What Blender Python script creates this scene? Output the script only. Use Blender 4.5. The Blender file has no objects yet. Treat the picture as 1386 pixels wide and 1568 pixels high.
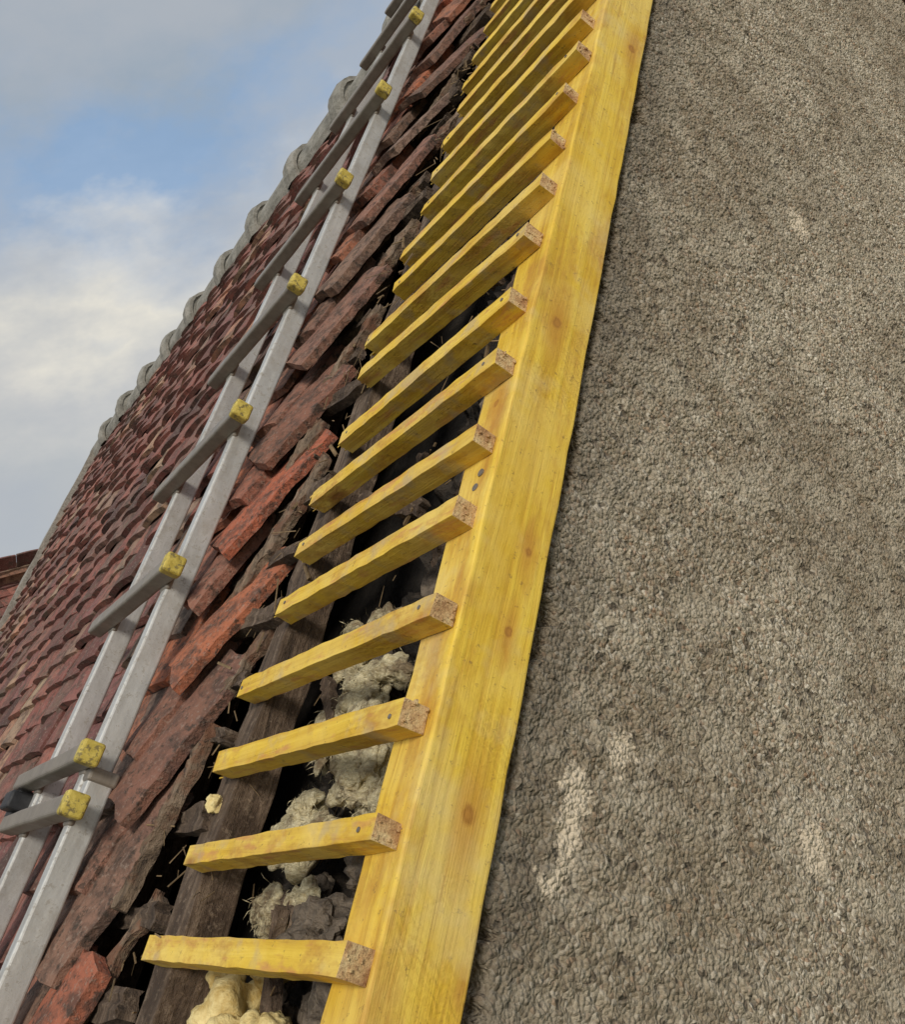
import bpy, math, random, bmesh
import numpy as np
from mathutils import Matrix, Vector, noise as mn
random.seed(11)
TH=math.radians(47)
M=Matrix.Translation((0,0,4.8))@Matrix.Rotation(TH,4,'X')   # roof frame: X out of gable, Y up slope, Z roof normal
I4=Matrix.Identity(4)
sc=bpy.context.scene
sc.view_settings.view_transform='Standard'; sc.view_settings.look='None'; sc.view_settings.exposure=0
R=random.uniform
# ---------------------------------------------------------------- node helper
class NT:
    def __init__(s,name,rough=0.8):
        s.m=bpy.data.materials.new(name); s.m.use_nodes=True
        s.t=s.m.node_tree; s.b=s.t.nodes['Principled BSDF']; s.b.inputs['Roughness'].default_value=rough
        s.tc=s.t.nodes.new('ShaderNodeTexCoord'); s.co=s.tc.outputs['Object']
    def n(s,ty,**k):
        x=s.t.nodes.new(ty)
        for a,b in k.items(): setattr(x,a,b)
        return x
    def put(s,sock,v):
        if hasattr(v,'is_output'): s.t.links.new(v,sock)
        else:
            if isinstance(v,tuple) and len(v)==3 and sock.type=='RGBA': v=v+(1,)
            sock.default_value=v
    def math(s,op,a,b=0.0,c=False):
        x=s.n('ShaderNodeMath',operation=op,use_clamp=c); s.put(x.inputs[0],a); s.put(x.inputs[1],b); return x.outputs[0]
    def map(s,scale=(1,1,1),loc=(0,0,0),rot=(0,0,0),v=None):
        x=s.n('ShaderNodeMapping'); s.put(x.inputs[0],v or s.co); x.inputs[1].default_value=loc; x.inputs[2].default_value=rot; x.inputs[3].default_value=scale; return x.outputs[0]
    def noise(s,scale,detail=4,rough=.6,v=None,dist=0,o=0):
        x=s.n('ShaderNodeTexNoise'); s.put(x.inputs['Vector'],v or s.co); x.inputs['Scale'].default_value=scale
        x.inputs['Detail'].default_value=detail; x.inputs['Roughness'].default_value=rough; x.inputs['Distortion'].default_value=dist; return x.outputs[o]
    def vor(s,scale,v=None,feat='F1',o='Distance',rnd=1):
        x=s.n('ShaderNodeTexVoronoi',feature=feat); s.put(x.inputs['Vector'],v or s.co); x.inputs['Scale'].default_value=scale; x.inputs['Randomness'].default_value=rnd; return x.outputs[o]
    def ramp(s,f,stops,interp='LINEAR'):
        x=s.n('ShaderNodeValToRGB'); s.put(x.inputs[0],f); cr=x.color_ramp; cr.interpolation=interp
        while len(cr.elements)<len(stops): cr.elements.new(.5)
        for e,(p,c) in zip(cr.elements,stops):
            e.position=p; e.color=(c,c,c,1) if not isinstance(c,tuple) else (*c,1)
        return x.outputs[0]
    def mix(s,f,a,b,bl='MIX'):
        x=s.n('ShaderNodeMix',data_type='RGBA',blend_type=bl); s.put(x.inputs[0],f); s.put(x.inputs[6],a); s.put(x.inputs[7],b); return x.outputs[2]
    def bump(s,h,dist=.002,st=1.0,nrm=None):
        x=s.n('ShaderNodeBump'); x.inputs['Strength'].default_value=st; x.inputs['Distance'].default_value=dist
        s.put(x.inputs['Height'],h)
        if nrm: s.put(x.inputs['Normal'],nrm)
        return x.outputs[0]
    def spot(s,p,r,sc=(1,1,1),wob=None):
        x=s.n('ShaderNodeVectorMath',operation='SUBTRACT'); s.put(x.inputs[0],s.co); x.inputs[1].default_value=p
        y=s.n('ShaderNodeVectorMath',operation='MULTIPLY'); s.put(y.inputs[0],x.outputs[0]); y.inputs[1].default_value=sc
        z=s.n('ShaderNodeVectorMath',operation='LENGTH'); s.put(z.inputs[0],y.outputs[0])
        d=z.outputs['Value']
        if wob: d=s.math('ADD',d,wob)
        return s.math('DIVIDE',d,r)
    def out(s,col,nrm=None,rough=None,metal=None):
        s.put(s.b.inputs['Base Color'],col)
        if nrm: s.put(s.b.inputs['Normal'],nrm)
        if rough is not None: s.put(s.b.inputs['Roughness'],rough)
        if metal is not None: s.put(s.b.inputs['Metallic'],metal)
        return s.m
# ---------------------------------------------------------------- materials
def timber(name,knots=False):
    t=NT(name,.62)
    g=t.map((45,1.4,45) if knots else (1.8,48,48))
    big=t.noise(9,3,.6)
    gr=t.noise(1.0,5,.7,v=g,dist=.5)
    col=t.ramp(gr,[(.30,(.46,.235,.018)),(.44,(.70,.43,.034)),(.60,(.85,.575,.062)),(.8,(.92,.70,.15))])
    col=t.mix(t.ramp(big,[(.42,0.),(.66,.6)]),col,(.86,.63,.18))
    stain=t.noise(1,4,.7,v=t.map((20,7,20) if knots else (16,30,30)))
    col=t.mix(t.ramp(stain,[(.52,0.),(.72,.8)]),col,(.48,.215,.035))
    dirt=t.noise(120,4,.75)
    col=t.mix(t.ramp(dirt,[(.60,0.),(.70,.65)]),col,(.17,.09,.035))
    if not knots:
        kn=t.vor(1.0,v=t.map((6,14,14)))
        kk=t.ramp(kn,[(.07,.85),(.18,0.)])
        col=t.mix(kk,col,(.30,.12,.03))
        hl=t.noise(1,3,.6,v=t.map((14,60,60)))
        col=t.mix(t.ramp(hl,[(.56,0.),(.68,.7)]),col,(.60,.26,.09))
        gy=t.noise(22,3,.6,v=t.map(loc=(4,4,4)))
        col=t.mix(t.ramp(gy,[(.54,0.),(.68,.6)]),col,(.50,.38,.22))
    else:
        lg=t.noise(1,4,.75,v=t.map((120,5,120),loc=(1,2,3)))
        col=t.mix(t.ramp(lg,[(.56,0.),(.66,.5)]),col,(.50,.26,.03))
        gy=t.noise(7,4,.7,v=t.map(loc=(4,4,4)))
        col=t.mix(t.ramp(gy,[(.52,0.),(.66,.45)]),col,(.74,.58,.27))
    saw=t.n('ShaderNodeTexWave',wave_type='BANDS',bands_direction='Y'); 
    t.put(saw.inputs['Vector'],t.map((1,1,1),rot=(math.radians(32),0,0))); saw.inputs['Scale'].default_value=38; saw.inputs['Distortion'].default_value=9; saw.inputs['Detail'].default_value=3; saw.inputs['Detail Scale'].default_value=2.2
    patch=t.ramp(t.noise(6,4,.7),[(.48,0.),(.62,1.)])
    sawm=t.math('MULTIPLY',saw.outputs[1],patch)
    col=t.mix(t.math('MULTIPLY',sawm,.20),col,(.45,.22,.03))
    h=t.math('ADD',t.math('MULTIPLY',gr,1.3),t.math('MULTIPLY',sawm,.2))
    h=t.math('ADD',h,t.math('MULTIPLY',dirt,.35))
    if knots:
        wb=t.math('MULTIPLY',t.math('SUBTRACT',t.noise(120,2,.5),.5),.004)
        for p in [(-.64,.186,-.429),(-.64,.75,-.4116),(-.64,1.357,-.439),(-.64,.359,-.432),(-.64,.449,-.436),(-.67,.62,-.375)]:
            r=.0085 if p[1] in(.186,.75,1.357) else .0055
            d=t.spot(p,r,(1,.75,1),wb)
            rings=t.math('SINE',t.math('MULTIPLY',d,9.0))
            kc=t.mix(t.math('MULTIPLY',t.math('ADD',rings,1.),.5),(.14,.05,.018),(.36,.15,.035))
            col=t.mix(t.ramp(d,[(.55,1.),(1.0,0.)]),col,kc)
            halo=t.spot(p,r*3.4,(1,.38,1.3))
            col=t.mix(t.ramp(halo,[(.3,.65),(1.0,0.)]),col,(.56,.26,.03))
    return t.out(col,t.bump(h,.0018,1),t.ramp(gr,[(.3,.85),(.8,.65)]))
m_board=timber('treated_timber_board',True)
m_batten=timber('treated_timber_batten')
def endgrain():
    t=NT('sawn_end_grain',.9)
    a=t.noise(300,5,.7); b=t.noise(60,3,.6)
    col=t.ramp(b,[(.3,(.42,.20,.08)),(.5,(.76,.48,.22)),(.7,(.88,.66,.34))])
    col=t.mix(t.ramp(a,[(.5,0.),(.65,.75)]),col,(.28,.12,.05))
    return t.out(col,t.bump(a,.004,1))
m_end=endgrain()
def oldwood(name='weathered_wood',k=1.0):
    t=NT(name,.9)
    a=t.noise(1,6,.7,v=t.map((70,6,70)),dist=.6); b=t.noise(14,4,.7); c=t.noise(80,4,.75)
    S=lambda q:tuple(x*k for x in q)
    col=t.ramp(a,[(.3,S((.03,.020,.013))),(.5,S((.12,.08,.052))),(.7,S((.27,.195,.135)))])
    col=t.mix(t.ramp(b,[(.45,0.),(.64,.8)]),col,S((.05,.03,.018)))
    col=t.mix(t.ramp(c,[(.56,0.),(.66,.6)]),col,S((.27,.20,.14)))
    return t.out(col,t.bump(t.math('ADD',a,c),.006,1))
m_old=oldwood()
def plankmat():
    t=NT('rotten_plank_wood',.9)
    a=t.noise(1,5,.7,v=t.map((60,7,60),rot=(0,0,.4)),dist=.4); b=t.noise(18,4,.7); c=t.noise(70,4,.75)
    col=t.ramp(a,[(.32,(.055,.036,.024)),(.5,(.18,.125,.08)),(.68,(.34,.25,.175))])
    col=t.mix(t.ramp(b,[(.47,0.),(.62,.8)]),col,(.17,.07,.035))
    col=t.mix(t.ramp(c,[(.55,0.),(.64,.8)]),col,(.035,.025,.018))
    return t.out(col,t.bump(t.math('ADD',a,c),.006,1))
m_oldl=plankmat()
def tilemat(name,stops,lich=.5,moss=0):
    t=NT(name,.88)
    g=t.n('ShaderNodeNewGeometry')
    rnd=g.outputs['Random Per Island']
    col=t.ramp(rnd,stops)
    n1=t.noise(28,4,.7); n2=t.noise(130,4,.75); n3=t.noise(4,3,.6)
    col=t.mix(t.ramp(n1,[(.44 if moss else .46,0.),(.61,.78)]),col,(.075,.048,.036))
    col=t.mix(t.ramp(n2,[(.55,0.),(.64,lich)]),col,(.36,.28,.22))
    col=t.mix(t.ramp(n3,[(.5,0.),(.7,.35)]),col,(.30,.13,.10))
    if moss:
        n4=t.noise(55,4,.75,v=t.map(loc=(3,1,7)))
        col=t.mix(t.ramp(n4,[(.54,0.),(.62,.8)]),col,(.05,.036,.026))
    else:
        n5=t.noise(9,4,.75,v=t.map(loc=(8,2,1)))
        col=t.mix(t.ramp(n5,[(.55,0.),(.66,.6)]),col,(.12,.10,.065))
    h=t.math('ADD',t.math('MULTIPLY',n2,.8),n1)
    return t.out(col,t.bump(h,.006 if moss else .004,1))
m_tile=tilemat('clay_roof_tile',[(0,(.065,.034,.028)),(.2,(.19,.070,.056)),(.4,(.29,.10,.075)),(.55,(.19,.11,.085)),(.7,(.37,.135,.095)),(.85,(.20,.085,.08)),(.93,(.42,.30,.19)),(1,(.46,.21,.13))],.6)
m_tile_e=tilemat('broken_clay_tile',[(0,(.22,.145,.10)),(.2,(.48,.135,.068)),(.35,(.20,.15,.11)),(.55,(.50,.155,.07)),(.65,(.26,.195,.145)),(.8,(.38,.12,.07)),(1,(.17,.115,.078))],.5,1)
def ridgemat():
    t=NT('lichen_ridge_tile',.9); n1=t.noise(18,5,.7); n2=t.noise(90,4,.7)
    col=t.ramp(n1,[(.3,(.15,.14,.12)),(.5,(.28,.265,.225)),(.7,(.40,.37,.32))])
    col=t.mix(t.ramp(n2,[(.55,0.),(.65,.5)]),col,(.12,.11,.08))
    return t.out(col,t.bump(n2,.004,1))
m_ridge=ridgemat()
def wallmat():
    t=NT('pebbledash_render',.95)
    big=t.noise(2.6,4,.6); mid=t.noise(12,4,.65); fine=t.noise(260,4,.75)
    v=t.vor(210); vc=t.vor(210,o='Color')
    col=t.ramp(fine,[(.34,(.14,.10,.062)),(.44,(.40,.325,.215)),(.55,(.56,.465,.33)),(.66,(.86,.74,.56))])
    sep=t.n('ShaderNodeSeparateColor'); t.put(sep.inputs[0],vc)
    col=t.mix(t.ramp(sep.outputs[0],[(0,.0),(.66,.0),(1,.85)]),col,(.90,.81,.66))
    col=t.mix(t.ramp(sep.outputs[1],[(.70,.0),(1,.9)]),col,(.13,.097,.062))
    col=t.mix(t.ramp(sep.outputs[2],[(.84,.0),(1,.7)]),col,(.54,.31,.18))
    col=t.mix(t.ramp(big,[(.42,0.),(.57,.55)]),col,(.27,.205,.13))
    col=t.mix(t.ramp(mid,[(.45,0.),(.64,.40)]),col,(.76,.67,.51))
    pit=t.noise(62,2,.6,v=t.map(loc=(2,7,1)))
    pm=t.ramp(pit,[(.60,0.),(.68,1.)])
    col=t.mix(t.math('MULTIPLY',pm,.72),col,(.11,.082,.055))  # shade inside the pits put into the colour, same mask as bump
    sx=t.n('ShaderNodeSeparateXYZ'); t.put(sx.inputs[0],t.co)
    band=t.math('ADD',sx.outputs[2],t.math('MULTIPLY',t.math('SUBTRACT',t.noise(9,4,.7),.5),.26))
    col=t.mix(t.ramp(t.math('ADD',band,1.),[(.42,0.),(.53,.6)]),col,(.16,.13,.095))  # shade of the recess under the board painted into the wall colour
    wob=t.math('MULTIPLY',t.math('SUBTRACT',t.noise(45,4,.8),.5),.075)
    for p,r,s in [((-.655,.215,-.557),.038,(0.1,.75,1.6)),((-.655,.255,-.555),.024,(.1,1,1)),((-.655,.308,-.606),.022,(.1,.8,1)),((-.655,.306,-.912),.036,(.1,.8,1.2)),((-.655,1.35,-.863),.042,(.1,1,1)),((-.655,.165,-.545),.022,(.1,1,1))]:
        d=t.spot(p,r,s,wob)
        col=t.mix(t.ramp(d,[(.5,.85),(.85,0.)]),col,(.90,.75,.55))
    h=t.math('SUBTRACT',t.math('MULTIPLY',fine,1.0),t.math('MULTIPLY',v,1.6))
    h=t.math('SUBTRACT',h,t.math('MULTIPLY',pm,.9))
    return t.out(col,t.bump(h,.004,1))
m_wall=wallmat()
def alu(name,c,me,wear=.5):
    t=NT(name,.5); n1=t.noise(1,5,.7,v=t.map((60,9,60))); n2=t.noise(110,4,.75); n3=t.noise(20,4,.7)
    col=t.ramp(n1,[(.3,tuple(x*.7 for x in c)),(.7,c)])
    col=t.mix(t.ramp(n2,[(.56,0.),(.64,wear)]),col,(.21,.175,.13))
    col=t.mix(t.ramp(n3,[(.48,0.),(.66,wear*.8)]),col,(.32,.285,.235))
    return t.out(col,t.bump(n2,.0007,.6),t.ramp(n3,[(.3,.38),(.7,.7)]),t.ramp(n2,[(.54,me),(.66,0.)]))
m_rail=alu('weathered_aluminium',(.66,.65,.62),.5,.6)
m_rung=alu('dull_aluminium_rung',(.30,.26,.215),.3,.5)
def simple(name,c,c2,sc,b=.003,ro=.8):
    t=NT(name,ro); n=t.noise(sc,4,.7); return t.out(t.ramp(n,[(.35,c),(.65,c2)]),t.bump(n,b,1))
def capmat():
    t=NT('yellow_plastic_cap',.6); n=t.noise(70,4,.7); c=t.ramp(n,[(.35,(.44,.33,.05)),(.65,(.64,.50,.11))])
    c=t.mix(t.ramp(t.noise(110,4,.7),[(.52,0.),(.60,.8)]),c,(.14,.11,.05)); return t.out(c,t.bump(n,.002,1))
m_cap=capmat()
m_dark=simple('dark_light_block',(.010,.009,.008),(.035,.028,.022),20,.01)  # for the sheet added below the rafters against light leaks
m_rock=simple('rubble_stone',(.04,.03,.022),(.19,.15,.11),45,.008)
def woolmat():
    t=NT('mineral_wool',.95); n=t.noise(1,5,.75,v=t.map((90,160,60),rot=(.3,.4,.6)),dist=1.5); b=t.noise(19,4,.75)
    c=t.ramp(n,[(.35,(.50,.40,.20)),(.6,(.94,.84,.56))]); c=t.mix(t.ramp(b,[(.48,0.),(.62,.85)]),c,(.20,.13,.07)); return t.out(c,t.bump(n,.006,1))
m_wool=woolmat()
m_foam=simple('expanding_foam',(.52,.36,.11),(.90,.76,.38),38,.006)
m_soil=simple('void_dark_debris',(.010,.008,.006),(.05,.037,.026),30,.012)  # debris coloured near-black: shade of the void put into the colour
m_ground=simple('grass_ground',(.04,.055,.02),(.09,.11,.04),3,.05)
m_screw=alu('steel_screw',(.30,.26,.22),.7,.4)
m_lead=simple('lead_flashing',(.05,.055,.065),(.09,.10,.11),10,.003,.5)
m_bark=simple('mortar',(.20,.18,.15),(.36,.33,.28),50,.006)
m_blk=simple('black_strap',(.012,.012,.014),(.03,.03,.032),60,.001,.5)
# ---------------------------------------------------------------- mesh helper
class B:
    def __init__(s): s.v=[]; s.f=[]; s.mi=[]
    def add(s,vs,fs,mi=0):
        o=len(s.v); s.v+= [tuple(p) for p in vs]; s.f+=[tuple(i+o for i in f) for f in fs]; s.mi+=[mi]*len(fs) if isinstance(mi,int) else mi
    def box(s,x0,x1,y0,y1,z0,z1,mi=0,X=None,seg=1,ax=0,jit=0,endmi=None):
        lo=[x0,y0,z0]; hi=[x1,y1,z1]; a,b=[i for i in range(3) if i!=ax]
        vs=[];fs=[];ms=[]
        for k in range(seg+1):
            t=k/seg
            for (p,q) in ((0,0),(1,0),(1,1),(0,1)):
                c=[0,0,0]; c[ax]=lo[ax]+(hi[ax]-lo[ax])*t; c[a]=(lo[a],hi[a])[p]; c[b]=(lo[b],hi[b])[q]
                if jit: c=[u+R(-jit,jit) for u in c]
                vs.append(c)
        for k in range(seg):
            for j in range(4):
                fs.append((4*k+j,4*k+(j+1)%4,4*k+4+(j+1)%4,4*k+4+j)); ms.append(mi)
        fs.append((3,2,1,0)); ms.append(mi if endmi is None else endmi)
        e=4*seg; fs.append((e,e+1,e+2,e+3)); ms.append(mi if endmi is None else endmi)
        if X is not None: vs=[X@Vector(p) for p in vs]
        s.add(vs,fs,ms)
    def obj(s,name,mats,mw=M,parent=None,bevel=0,smooth=False,segs=2):
        me=bpy.data.meshes.new(name); me.from_pydata(s.v,[],s.f)
        for m in (mats if isinstance(mats,list) else [mats]): me.materials.append(m)
        me.polygons.foreach_set('material_index',s.mi)
        bm=bmesh.new(); bm.from_mesh(me); bmesh.ops.recalc_face_normals(bm,faces=bm.faces); bm.to_mesh(me); bm.free()
        if smooth: me.polygons.foreach_set('use_smooth',[True]*len(me.polygons))
        me.update()
        o=bpy.data.objects.new(name,me); sc.collection.objects.link(o); o.matrix_world=mw
        if parent: o.parent=parent; o.matrix_parent_inverse=I4; o.matrix_basis=mw
        if bevel:
            b=o.modifiers.new('bev','BEVEL'); b.width=bevel; b.segments=segs; b.limit_method='ANGLE'; b.angle_limit=math.radians(40)
        return o
def empty(name):
    e=bpy.data.objects.new(name,None); sc.collection.objects.link(e); return e
house=empty('stone_house')
RY=2.8; FX=-5.35; EY=-2.6
def slab(b,X,w,L,th,rough=.006,nx=5,ny=12,warp=.006,taper=0,camber=.005,tn=.15,fr=26):
    off=Vector((R(0,90),R(0,90),R(0,90))); top=[];bot=[]
    cut=R(-.3,.3)
    for j in range(ny+1):
        for i in range(nx+1):
            u=i/nx-.5; v=j/ny
            ww=w*(1-taper*v)
            px=u*ww; py=v*L+ (cut*u*w if j==0 else 0)
            e=1 if i in(0,nx) else .2
            px+=e*rough*(mn.noise(Vector((u*3,v*fr*.35,0))+off)*1.6)
            if j in (0,ny): py+=rough*2*mn.noise(Vector((u*7,v*3,5))+off)
            pz=-camber*(2*u)**2+warp*mn.noise(Vector((u*1.0,v*1.6,9))+off)
            tt=th*(1+tn*mn.noise(Vector((u*7,v*14,2))+off)); bz=th*tn*mn.noise(Vector((u*6,v*12,7))+off)
            top.append((px,py,pz+tt)); bot.append((px+R(-.0008,.0008),py+R(-.0008,.0008),pz+bz))
    N=len(top); fs=[]; id=lambda i,j:j*(nx+1)+i
    for j in range(ny):
        for i in range(nx):
            fs.append((id(i,j),id(i+1,j),id(i+1,j+1),id(i,j+1))); fs.append((N+id(i,j),N+id(i,j+1),N+id(i+1,j+1),N+id(i+1,j)))
    for i in range(nx):
        fs.append((id(i,0),N+id(i,0),N+id(i+1,0),id(i+1,0))); fs.append((id(i,ny),id(i+1,ny),N+id(i+1,ny),N+id(i,ny)))
    for j in range(ny):
        fs.append((id(0,j),id(0,j+1),N+id(0,j+1),N+id(0,j))); fs.append((id(nx,j),N+id(nx,j),N+id(nx,j+1),id(nx,j+1)))
    b.add([X@Vector(p) for p in top+bot],fs)
def tile(b,x,y,z,w=.165,L=.268,th=.014,yaw=0,tilt=.10,camber=.006,roll=0,T=I4):
    nx,ny=4,3; X=T@Matrix.Translation((x,y,z))@Matrix.Rotation(yaw,4,'Z')@Matrix.Rotation(-tilt,4,'X')@Matrix.Rotation(roll,4,'Y')
    top=[];bot=[]
    for j in range(ny+1):
        for i in range(nx+1):
            u=i/nx-.5; v=j/ny
            px=u*w; py=v*L
            pz=-camber*(2*u)**2-.010*v*(1-v)
            if j==0: py+= .006*(2*u)**2+R(-.003,.003)
            pz+=R(-.0007,.0007)
            top.append((px,py,pz+th)); bot.append((px,py,pz))
    vs=top+bot; N=len(top); fs=[]; id=lambda i,j:j*(nx+1)+i
    for j in range(ny):
        for i in range(nx):
            fs.append((id(i,j),id(i+1,j),id(i+1,j+1),id(i,j+1))); fs.append((N+id(i,j),N+id(i,j+1),N+id(i+1,j+1),N+id(i+1,j)))
    for i in range(nx):
        fs.append((id(i,0),N+id(i,0),N+id(i+1,0),id(i+1,0))); fs.append((id(i,ny),id(i+1,ny),N+id(i+1,ny),N+id(i,ny)))
    for j in range(ny):
        fs.append((id(0,j),id(0,j+1),N+id(0,j+1),N+id(0,j))); fs.append((id(nx,j),N+id(nx,j),N+id(nx,j+1),id(nx,j+1)))
    b.add([X@Vector(p) for p in vs],fs)
bt=B(); be=B(); bwd=B()
k=0; y=EY
while y<RY-.06:
    half=k%2
    edge=(-1.30 if half else -1.25)+R(-.02,.015)
    w0=R(.075,.11) if half else R(.09,.14)
    x=edge-w0/2; c=0
    while x>FX-.08:
        sag=.014*mn.noise((x*.8,y*.8,3))
        if c==0:
            yaw=R(.08,.22) if half else R(.26,.48)
            X=Matrix.Translation((x,y+R(-.02,.02),-.316+R(-.004,.008)+sag))@Matrix.Rotation(-yaw,4,'Z')@Matrix.Rotation(-R(.17,.27),4,'X')@Matrix.Rotation(R(-.04,.16),4,'Y')
            slab(be,X,w0,R(.17,.23) if half else R(.23,.28),R(.014,.020),rough=.006,warp=.004,tn=.18)
            x-=w0/2+.0845
        elif c==1:
            X=Matrix.Translation((x,y+R(-.01,.01),-.322+R(-.003,.004)+sag))@Matrix.Rotation(-R(.03,.12),4,'Z')@Matrix.Rotation(-R(.11,.15),4,'X')@Matrix.Rotation(R(-.03,.05),4,'Y')
            slab(be,X,.165,.268,.014,rough=.003,warp=.003); x-=.169
        else:
            tile(bt,x,y+R(-.008,.008),-.322+R(-.004,.006)+sag,yaw=R(-.03,.03),tilt=.11+R(-.02,.02),roll=R(-.04,.04),camber=R(.006,.014),w=R(.159,.167),th=.016); x-=.169
        c+=1
    if half and random.random()<.8:
        X=Matrix.Translation((edge+.05+R(-.02,.02),y+.01+R(-.02,.02),-.350+R(-.006,.006)))@Matrix.Rotation(-R(.25,.55),4,'Z')@Matrix.Rotation(-R(.06,.20),4,'X')@Matrix.Rotation(R(-.1,.3),4,'Y')
        slab(bwd,X,R(.022,.042),R(.16,.27),R(.012,.019),rough=.008,warp=.006,taper=R(-.1,.5),camber=.001,tn=.4,ny=22)
    y+=.1; k+=1
bt.obj('roof_tiles',m_tile,parent=house)
be.obj('torn_edge_tiles',m_tile_e,parent=house,bevel=.0012)
bwd.obj('rotten_boards',m_oldl,parent=house)
# ridge
br=B(); x=-.62
upv=Vector((0,math.sin(TH),math.cos(TH))); hv=Vector((0,math.cos(TH),-math.sin(TH)))
while x>FX-.1:
    Lr=.37; rows=[(0,.112),(.04,.120),(.085,.113),(.10,.092),(.25,.087),(Lr+.02,.080)]
    n=12; vs=[]; j0=R(-.012,.012)
    for (dx,r) in rows:
        for rr in (r,r-.014):
            for a in range(n+1):
                an=math.radians(-10+200*a/n)
                vs.append(Vector((x-dx,RY,-.38+j0+dx*.02))+upv*(math.sin(an)*rr*1.1+R(-.003,.003))+hv*(-math.cos(an)*rr*1.05))
    W=n+1; fs=[]
    for q in range(len(rows)-1):
        for a in range(n):
            o=q*2*W; p=o+2*W
            fs.append((o+a,o+a+1,p+a+1,p+a)); fs.append((o+W+a,p+W+a,p+W+a+1,o+W+a+1))
    for a in range(n): fs.append((a,W+a,W+a+1,a+1))
    cI=len(vs); vs.append(Vector((x-.006,RY,-.40+j0)))
    vi=len(vs); 
    for a in range(n+1):
        an=math.radians(-10+200*a/n); vs.append(Vector((x-.008+R(-.003,.003),RY,-.38+j0))+upv*math.sin(an)*.108*1.1+hv*(-math.cos(an)*.106))
    for a in range(n): fs.append((cI,vi+a,vi+a+1))
    br.add(vs,fs); x-=Lr+R(-.012,.012)
br.obj('ridge_tiles',m_ridge,parent=house)
bv=B(); bv.box(FX-.10,FX-.03,EY,RY,-.36,-.285,seg=40,ax=1,jit=.004); bv.obj('far_verge_mortar',m_bark,parent=house)
# structure
bs=B()
bs.box(-1.125,-1.070,EY,RY-.1,-.428,-.376,seg=110,ax=1,jit=.0035)
bs.box(-.90,-.85,EY,RY-.1,-.56,-.48,seg=110,ax=1,jit=.003)
for xr in (-1.6,-2.1,-2.6,-3.1,-3.6,-4.1,-4.6,-5.1): bs.box(xr,xr+.06,EY,RY-.1,-.50,-.378)
bs.obj('old_rafters',m_old,parent=house,bevel=.002)
bb=B(); y=EY+.03
while y<RY-.1:
    e=-1.15+R(-.08,.07)
    X=Matrix.Translation((e,y+.06+R(-.015,.015),-.380))@Matrix.Rotation(R(-.10,.10)+math.pi/2,4,'Z')@Matrix.Rotation(R(-.04,.04),4,'X')
    slab(bb,X,R(.022,.034),.7,R(.014,.022),rough=.007,ny=40,warp=.005,camber=0,tn=.3); y+=.1
for i in range(26):
    X=Matrix.Translation((R(-1.02,-.78),R(-.1,2.4),-.46+R(-.03,.02)))@Matrix.Rotation(R(-1.3,1.3),4,'Z')@Matrix.Rotation(R(-.25,.25),4,'X')
    slab(bb,X,R(.012,.028),R(.07,.2),R(.008,.018),rough=.006,ny=14,warp=.004,camber=0,tn=.35)
bb.obj('old_battens',m_old,parent=house)
bu=B(); bu.box(FX,-.70,EY,RY-.02,-.66,-.62); bu.obj('roof_light_block',m_dark,parent=house)  # dark sheet added to stop light leaking into the roof space
def grid(name,x0,x1,y0,y1,nx,ny,fz,mat):
    b=B(); vs=[];fs=[]
    for j in range(ny+1):
        for i in range(nx+1):
            X=x0+(x1-x0)*i/nx; Y=y0+(y1-y0)*j/ny; vs.append((X,Y,fz(X,Y)))
    for j in range(ny):
        for i in range(nx): a=j*(nx+1)+i; fs.append((a,a+1,a+nx+2,a+nx+1))
    b.add(vs,fs); return b.obj(name,mat,parent=house,smooth=True)
def ss(a,b,x): x=max(0,min(1,(x-a)/(b-a))); return x*x*(3-2*x)
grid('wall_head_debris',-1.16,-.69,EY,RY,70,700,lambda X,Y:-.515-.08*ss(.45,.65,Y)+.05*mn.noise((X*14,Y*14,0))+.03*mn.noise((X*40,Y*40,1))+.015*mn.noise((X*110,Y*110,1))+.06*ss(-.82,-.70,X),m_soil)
def lump(b,c,r,amp=.35,f=2.2,sub=3,hf=1.0):
    bm=bmesh.new(); bmesh.ops.create_icosphere(bm,subdivisions=sub,radius=1)
    off=Vector((R(0,50),R(0,50),R(0,50))); vs=[]
    for v in bm.verts:
        p=v.co.normalized(); d=1+amp*mn.noise(p*f*.6+off)*1.3+amp*.5*mn.noise(p*f*1.6+off)+hf*amp*.22*mn.noise(p*f*4+off)+hf*amp*.1*mn.noise(p*f*10+off)
        vs.append((c[0]+p.x*r[0]*d,c[1]+p.y*r[1]*d,c[2]+p.z*r[2]*d))
    fs=[tuple(v.index for v in f.verts) for f in bm.faces]; bm.free(); b.add(vs,fs)
    return vs
rk=B()
for i in range(190):
    Y=R(EY,RY-.1); up=ss(.45,.65,Y); X=R(-1.08 if up<.5 else -.84,-.72); s=R(.012,.036)
    lump(rk,(X,Y,-.485-.06*up+.05*ss(-.82,-.70,X)),(s,s*R(.8,1.4),s*.8),.5)
for c,s in [((-.85,.085,-.435),(.045,.035,.034)),((-.77,.14,-.435),(.035,.04,.03)),((-.76,.02,-.43),(.045,.04,.03)),((-.77,.44,-.44),(.03,.05,.03)),((-.75,.72,-.435),(.025,.05,.025)),((-.74,.95,-.43),(.022,.05,.025))]:
    lump(rk,c,s,.5,2.5,4)
rk.obj('rubble_stones',m_rock,parent=house)
wl=B(); fib=B()
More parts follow.
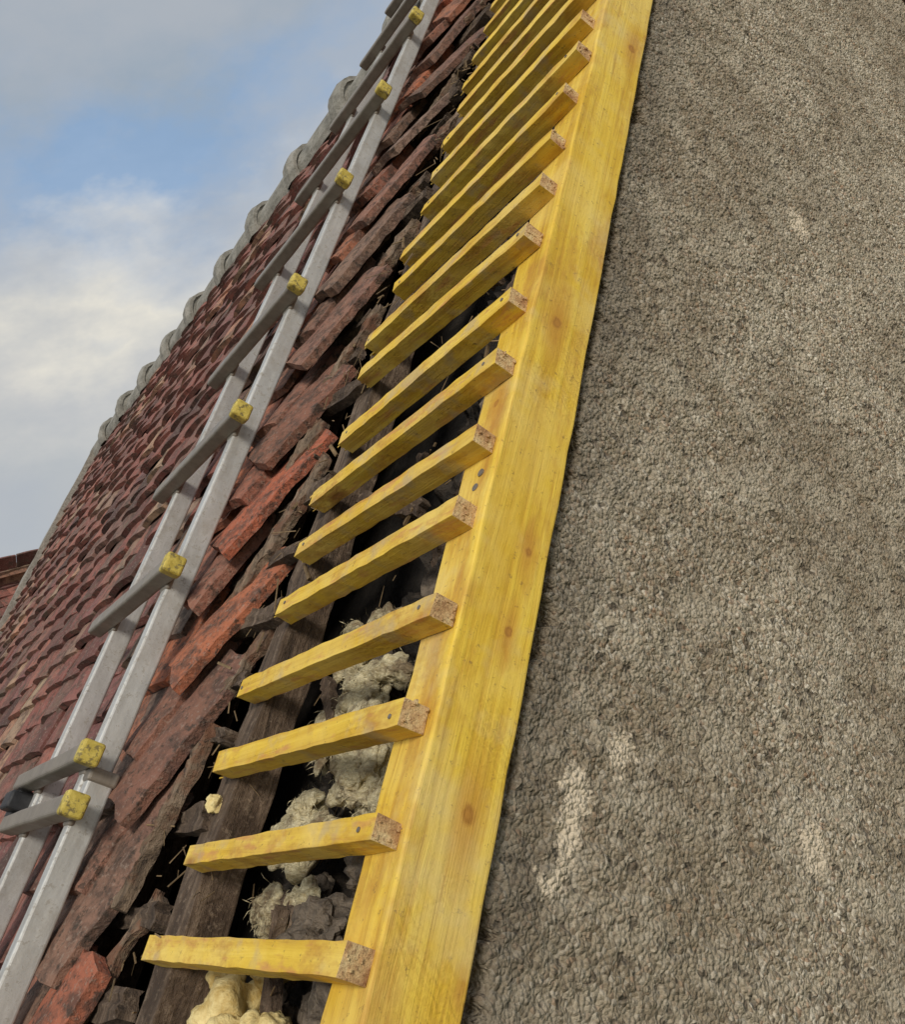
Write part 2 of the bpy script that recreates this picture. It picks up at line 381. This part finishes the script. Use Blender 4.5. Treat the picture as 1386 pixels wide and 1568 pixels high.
for c,s in [((-.98,.215,-.445),(.055,.042,.026)),((-.90,.27,-.440),(.05,.045,.030)),((-.99,.33,-.455),(.05,.045,.028)),((-.91,.37,-.45),(.045,.05,.028)),((-1.02,.11,-.455),(.04,.03,.022)),((-.84,.23,-.455),(.035,.035,.025)),((-1.03,.45,-.475),(.035,.045,.028)),((-.94,.10,-.455),(.04,.03,.022)),((-.9,-.12,-.43),(.08,.05,.04))]:
    for q in range(6):
        vs=lump(wl,(c[0]+R(-.8,.8)*s[0],c[1]+R(-.8,.8)*s[1],c[2]+R(-.3,.3)*s[2]),(s[0]*R(.4,.95),s[1]*R(.3,.8),s[2]*R(.3,.7)),.7,1.5,4,.8)
        for f in range(90):
            p=Vector(random.choice(vs))+Vector((R(-.002,.002),R(-.002,.002),R(0,.002)))
            if p.z<c[2]-.01: continue
            X4=Matrix.Translation(p)@Matrix.Rotation(R(0,6.3),4,'Z')@Matrix.Rotation(R(-.7,.5),4,'Y')
            L=R(.006,.02); w=R(.0003,.0007)
            fib.add([X4@Vector(v) for v in ((0,0,0),(L*.5,w,L*.12),(L,0,0),(L*.5,-w,L*.12+w))],[(0,1,3),(1,2,3)])
wl.obj('insulation_wool',m_wool,parent=house,smooth=True)
fib.obj('insulation_fibres',m_wool,parent=house)
fo=B()
for c,s in [((-1.02,.0,-.435),(.045,.04,.034)),((-.97,-.02,-.425),(.03,.03,.028)),((-.93,-.01,-.44),(.036,.032,.028)),((-1.05,.03,-.435),(.025,.02,.02)),((-1.10,.215,-.372),(.010,.012,.010)),((-.985,.055,-.45),(.022,.018,.018))]:
    lump(fo,c,s,.5,1.9,4,.8)
fo.obj('foam_lumps',m_foam,parent=house,smooth=True)
db=B()
for i in range(620):
    Y=R(-.2,2.6); q=random.random()
    if q<.5: X=R(-1.20,-1.05); Z=-.368+R(-.02,.02)
    else: X=R(-1.07,-.72); Z=-.46+R(-.03,.03)
    L=R(.006,.030)*(1 if random.random()<.85 else 2); w=R(.0006,.0022)*(1 if random.random()<.9 else 3)
    X4=Matrix.Translation((X,Y,Z))@Matrix.Rotation(R(0,6.3),4,'Z')@Matrix.Rotation(R(-.6,.6),4,'Y')
    db.box(0,L,0,w,0,w*.6,X=X4)
db.obj('wood_splinters',simple('straw_splinter',(.10,.065,.03),(.30,.20,.10),30),parent=house)
# ---------------------------------------------------------------- gable wall
def wallgrid():
    y0,y1,z0,z1=-.30,2.62,-1.55,-.445; st=.0028
    ny=int((y1-y0)/st); nz=int((z1-z0)/st)
    ya=np.linspace(y0,y1,ny+1)
    Yv,Zv=np.meshgrid(ya,np.linspace(z0,z1,nz+1))
    edge=np.array([mn.noise((yy*9,0,0))*.5+mn.noise((yy*30,3,0))*.4+mn.noise((yy*90,5,0))*.25 for yy in ya])
    depth=.014+.060*np.clip(edge+.14,0,1)
    tt=np.clip((Zv-(-.462-depth[None,:]))/.009,0,1)
    Xv=-.658-.034*tt*tt
    co=np.stack([Xv.ravel(),Yv.ravel(),Zv.ravel()],1)
    idx=np.arange((ny+1)*(nz+1)).reshape(nz+1,ny+1)
    q=np.stack([idx[:-1,:-1],idx[:-1,1:],idx[1:,1:],idx[1:,:-1]],-1).reshape(-1,4)
    me=bpy.data.meshes.new('gable_render'); me.vertices.add(len(co)); me.vertices.foreach_set('co',co.ravel())
    me.loops.add(q.size); me.loops.foreach_set('vertex_index',q.ravel()); me.polygons.add(len(q))
    me.polygons.foreach_set('loop_start',np.arange(0,q.size,4)); me.polygons.foreach_set('loop_total',np.full(len(q),4))
    me.polygons.foreach_set('use_smooth',np.ones(len(q),bool))
    me.update(); me.validate(); me.materials.append(m_wall)
    o=bpy.data.objects.new('gable_render',me); sc.collection.objects.link(o); o.parent=house; o.matrix_basis=M
    def dis(ty,scale,st,**k):
        tx=bpy.data.textures.new('t'+ty+str(scale),ty); tx.noise_scale=scale
        for a,b in k.items(): setattr(tx,a,b)
        d=o.modifiers.new('d','DISPLACE'); d.texture=tx; d.strength=st; d.mid_level=.5; d.direction='X'; d.texture_coords='LOCAL'
    dis('CLOUDS',.18,.014,noise_depth=2)
    dis('CLOUDS',.022,.006,noise_depth=1)
    dis('VORONOI',.0105,-.0055)
    dis('CLOUDS',.007,.0035,noise_depth=0)
wallgrid()
bw=B()
apex=M@Vector((0,RY,-.47)); eav=M@Vector((0,EY,-.47)); far_y=2*apex.y-eav.y
def gable(xa,xb):
    vs=[]
    for x in (xa,xb): vs+=[(x,eav.y,0),(x,far_y,0),(x,far_y,eav.z),(x,apex.y,apex.z),(x,eav.y,eav.z)]
    bw.add(vs,[(0,1,2,3,4),(5,6,7,8,9)]+[(i,(i+1)%5,5+(i+1)%5,5+i) for i in range(5)])
gable(-.71,-.82); gable(FX,FX+.3)
bw.box(FX+.3,-.99,eav.y+.002,eav.y+.3,0,eav.z-.1); bw.box(FX+.3,-.99,far_y-.3,far_y-.002,0,eav.z-.1)
bw.obj('walls',m_wall,mw=I4,parent=house)
bo=B()
e2=Vector((0,far_y+.15,eav.z-.15)); a2=Vector((0,apex.y+.05,apex.z+.10))
bo.add([(FX-.05,a2.y,a2.z),(-.62,a2.y,a2.z),(-.62,e2.y,e2.z),(FX-.05,e2.y,e2.z),(FX-.05,a2.y,a2.z-.1),(-.62,a2.y,a2.z-.1),(-.62,e2.y,e2.z-.1),(FX-.05,e2.y,e2.z-.1)],[(0,1,2,3),(4,5,6,7),(0,1,5,4),(1,2,6,5),(2,3,7,6),(3,0,4,7)])
bo.obj('rear_roof_slope',m_tile,mw=I4,parent=house)
# ---------------------------------------------------------------- timbers
b=B(); b.box(-.702,-.64,EY,RY-.02,-.462,-.3752,seg=150,ax=1,jit=.0010,endmi=1); bdo=b.obj('barge_board',[m_board,m_end],bevel=.003,segs=3)
ys=[.042-.1*i for i in range(1,24)][::-1]+[.042,.140,.237,.339,.450,.541,.6475,.746,.862,.955,1.055,1.156]
while ys[-1]<RY-.2: ys.append(ys[-1]+.1+R(-.004,.004))
for i,y in enumerate(ys):
    b=B(); xl=-1.07+R(-.022,.018); xr=-.652+R(-.006,.006)
    if abs(y-.042)<.001: xl=-1.095; xr=-.645
    X=Matrix.Translation((xr,y,-.3748))@Matrix.Rotation(R(-.022,.022),4,'Z')@Matrix.Rotation(R(-.006,.006),4,'Y')@Matrix.Rotation(R(-.05,.05),4,'X')
    x0=xl-xr; w=.023+R(-.0015,.0025); h=.026
    b.box(x0,0,0,w,0,h,X=X,seg=22,ax=0,jit=.0007,endmi=1)
    for s in range(9):
        yy=R(0,w-.003); zz=R(0,h-.003)
        b.box(x0-R(.002,.012),x0+.002,yy,yy+R(.001,.004),zz,zz+R(.0008,.003),X=X@Matrix.Rotation(R(-.01,.01),4,'Z'))
    for s in range(5):
        yy=R(0,w-.003); zz=R(0,h-.003)
        b.box(-.002,R(.001,.0035),yy,yy+R(.001,.005),zz,zz+R(.0008,.003),X=X,endmi=1,mi=1)
    o=b.obj('timber_batten',[m_batten,m_end],bevel=.0012)
    nb_=B(); cnt=0
    for xx in (-1.085,-.672):
        if random.random()<.6: continue
        cnt+=1
        n=10; r=.0024; c=(xx-xr+R(-.004,.004),w*.5+R(-.003,.003))
        if c[0]<x0+.006: c=(x0+.02,c[1])
        vs=[(c[0],c[1],h+.0012)]+[(c[0]+r*math.cos(a*math.tau/n),c[1]+r*math.sin(a*math.tau/n),h+.0009) for a in range(n)]+[(c[0]+r*math.cos(a*math.tau/n),c[1]+r*math.sin(a*math.tau/n),h-.003) for a in range(n)]
        nb_.add([X@Vector(p) for p in vs],[(0,1+a,1+(a+1)%n) for a in range(n)]+[(1+a,1+n+a,1+n+(a+1)%n,1+(a+1)%n) for a in range(n)])
    if cnt: nb_.obj('nails',m_screw,parent=o,mw=I4)
s=B()
for (x,y) in [(-.668,.505),(-.664,.522),(-.67,1.3),(-.67,1.9)]:
    n=16; vs=[(x,y,-.3735)]+[(x+.0045*math.cos(a*math.tau/n),y+.0045*math.sin(a*math.tau/n),-.3738) for a in range(n)]+[(x+.0045*math.cos(a*math.tau/n),y+.0045*math.sin(a*math.tau/n),-.378) for a in range(n)]
    s.add(vs,[(0,1+a,1+(a+1)%n) for a in range(n)]+[(1+a,1+n+a,1+n+(a+1)%n,1+(a+1)%n) for a in range(n)])
s.obj('timber_screws',m_screw,parent=bdo,mw=I4)
# ---------------------------------------------------------------- ladder
def ladder(y0,y1,rungs,dz,dx,clamp=False):
    L=empty('aluminium_roof_ladder')
    r=B()
    for xa in (-1.362,-1.650):
        xa+=dx
        r.box(xa,xa+.028,y0,y1,-.295+dz,-.2585+dz,seg=60,ax=1,jit=.0005)
    r.obj('rails',m_rail,parent=L,bevel=.004,segs=3)
    g=B(); c=B()
    for y in rungs:
        g.box(-1.71+dx,-1.294+dx,y-.0135,y+.0135,-.259+dz,-.232+dz,seg=10,ax=0,jit=.0005)
        c.box(-1.2955+dx,-1.274+dx,y-.016,y+.016,-.2605+dz,-.2295+dz)
        for xa in (-1.362,-1.650): g.box(xa-.003+dx,xa+.031+dx,y-.019,y+.019,-.266+dz,-.2565+dz)
    for y in (y0,y1): g.box(-1.366+dx,-1.330+dx,y-.008,y+.012,-.298+dz,-.2555+dz)
    g.obj('rungs',m_rung,parent=L,bevel=.005,segs=3)
    c.obj('end_caps',m_cap,parent=L,bevel=.0045,segs=3)
    if clamp:
        q=B(); q.box(-1.70,-1.645,.205,.235,-.30,-.225); q.box(-1.715,-1.68,.195,.245,-.285,-.24); q.obj('clamp',m_blk,parent=L,bevel=.005,segs=3)
ladder(.195,2.75,[.255,.549,.852,1.162,1.475,1.79,2.10,2.41,2.7],0,0,True)
ladder(-2.4,.235,[.185-.3*i for i in range(9)],-.004,.022)
# ---------------------------------------------------------------- neighbouring wing roof
nb=empty('neighbouring_roof')
P=M@Vector((-6.45,2.27,-.33))
bn=B()
for side in (1,-1):
    yax=Vector((-side*math.cos(TH),0,math.sin(TH))); zax=Vector((side*math.sin(TH),0,math.cos(TH))); xax=yax.cross(zax)
    T=Matrix([[xax.x,yax.x,zax.x,P.x],[xax.y,yax.y,zax.y,P.y],[xax.z,yax.z,zax.z,P.z],[0,0,0,1]])
    for j in range(14 if side==1 else 10):
        for i in range(-10,20):
            xx=i*.169+(.08 if j%2 else 0); w=T@Vector((xx,-.1-j*.1,0))
            if w.y>P.y+1.2 or w.y<P.y-3: continue
            tile(bn,xx,-.1-j*.1,-.05,T=T,yaw=R(-.02,.02))
bn.obj('tiles',m_tile,mw=I4,parent=nb)
bq=B(); dk=1.4*math.sin(TH); wk=1.4*math.cos(TH)
bq.add([(P.x,P.y-3,P.z-.1),(P.x,P.y+1.2,P.z-.1),(P.x+wk,P.y-3,P.z-dk-.1),(P.x+wk,P.y+1.2,P.z-dk-.1),(P.x-wk,P.y-3,P.z-dk-.1),(P.x-wk,P.y+1.2,P.z-dk-.1),
 (P.x+wk,P.y-3,0),(P.x+wk,P.y+1.2,0),(P.x-wk,P.y-3,0),(P.x-wk,P.y+1.2,0)],[(0,1,3,2),(0,4,5,1),(2,3,7,6),(4,8,9,5),(0,2,6,8,4),(1,5,9,7,3)])
bq.obj('body',m_lead,mw=I4,parent=nb)
brr=B(); yy=P.y+1.2
while yy>P.y-3:
    n=10; vs=[]; fs=[]
    for d,r in ((0,.10),(.3,.085)):
        for a in range(n+1):
            an=math.pi*a/n; vs.append((P.x+math.cos(an)*r,yy-d,P.z-.04+math.sin(an)*r))
    for a in range(n): fs.append((a,a+1,n+2+a,n+1+a))
    brr.add(vs,fs); yy-=.29
brr.obj('ridge',m_tile_e,mw=I4,parent=nb)
g=B(); g.add([(-600,-600,0),(600,-600,0),(600,600,0),(-600,600,0)],[(0,1,2,3)]); g.obj('ground',m_ground,mw=I4)
# ---------------------------------------------------------------- world
sd=Vector((.66,.05,.75)); sd=(M.to_3x3()@sd).normalized()
w=bpy.data.worlds.new('World'); sc.world=w; w.use_nodes=True; nt=w.node_tree; nt.nodes.clear()
class WT(NT):
    def __init__(s,t): s.t=t; s.tc=t.nodes.new('ShaderNodeTexCoord'); s.co=s.tc.outputs['Generated']
t=WT(nt)
sky=t.n('ShaderNodeTexSky',sky_type='NISHITA'); sky.sun_disc=False; sky.sun_elevation=math.asin(sd.z); sky.sun_rotation=math.atan2(sd.x,sd.y)
sx=t.n('ShaderNodeSeparateXYZ'); t.put(sx.inputs[0],t.co)
n1=t.noise(3.4,6,.6,v=t.map((1,1,2.0))); n2=t.noise(3.4,6,.58,v=t.map((1,1,1.8),loc=(3,1,2)))
z=t.math('ADD',sx.outputs[2],t.math('MULTIPLY',t.math('SUBTRACT',n1,.5),.34))
cc=t.ramp(z,[(.10,(.46,.48,.50)),(.29,(.50,.52,.53)),(.37,(.64,.63,.60)),(.43,(.88,.83,.71)),(.49,(.62,.65,.68)),(.54,(.31,.44,.63)),(.58,(.28,.41,.60)),(.64,(.34,.41,.49)),(.8,(.48,.51,.54)),(1,(.62,.64,.67))])
cc=t.mix(t.ramp(n2,[(.40,0.),(.57,.70)]),cc,(.45,.48,.52))
cv=t.n('ShaderNodeVectorMath',operation='SCALE'); t.put(cv.inputs[0],cc); cv.inputs['Scale'].default_value=10.
mixed=t.mix(.93,sky.outputs[0],cv.outputs[0])
bg=t.n('ShaderNodeBackground'); t.put(bg.inputs[0],mixed); bg.inputs[1].default_value=.1
ow=t.n('ShaderNodeOutputWorld'); nt.links.new(bg.outputs[0],ow.inputs[0])
L=bpy.data.lights.new('sun','SUN'); L.energy=2.15; L.angle=math.radians(12); L.color=(1,.94,.84)
lo=bpy.data.objects.new('sun',L); sc.collection.objects.link(lo); lo.rotation_euler=sd.to_track_quat('Z','Y').to_euler()
# ---------------------------------------------------------------- camera
cx=Vector((.572,.216,-.791)); cz=Vector((.752,-.5225,.401)); cz.normalize(); cx=(cx-cz*cx.dot(cz)).normalized(); cy=cz.cross(cx)
C=Matrix([[cx.x,cy.x,cz.x,0],[cx.y,cy.y,cz.y,0],[cx.z,cy.z,cz.z,0],[0,0,0,1]])
cam=bpy.data.cameras.new('camera'); co=bpy.data.objects.new('camera',cam); sc.collection.objects.link(co)
co.matrix_world=M@C; cam.sensor_fit='VERTICAL'; cam.sensor_height=36; cam.lens=31.48; cam.clip_start=.01; cam.clip_end=2000
sc.camera=co
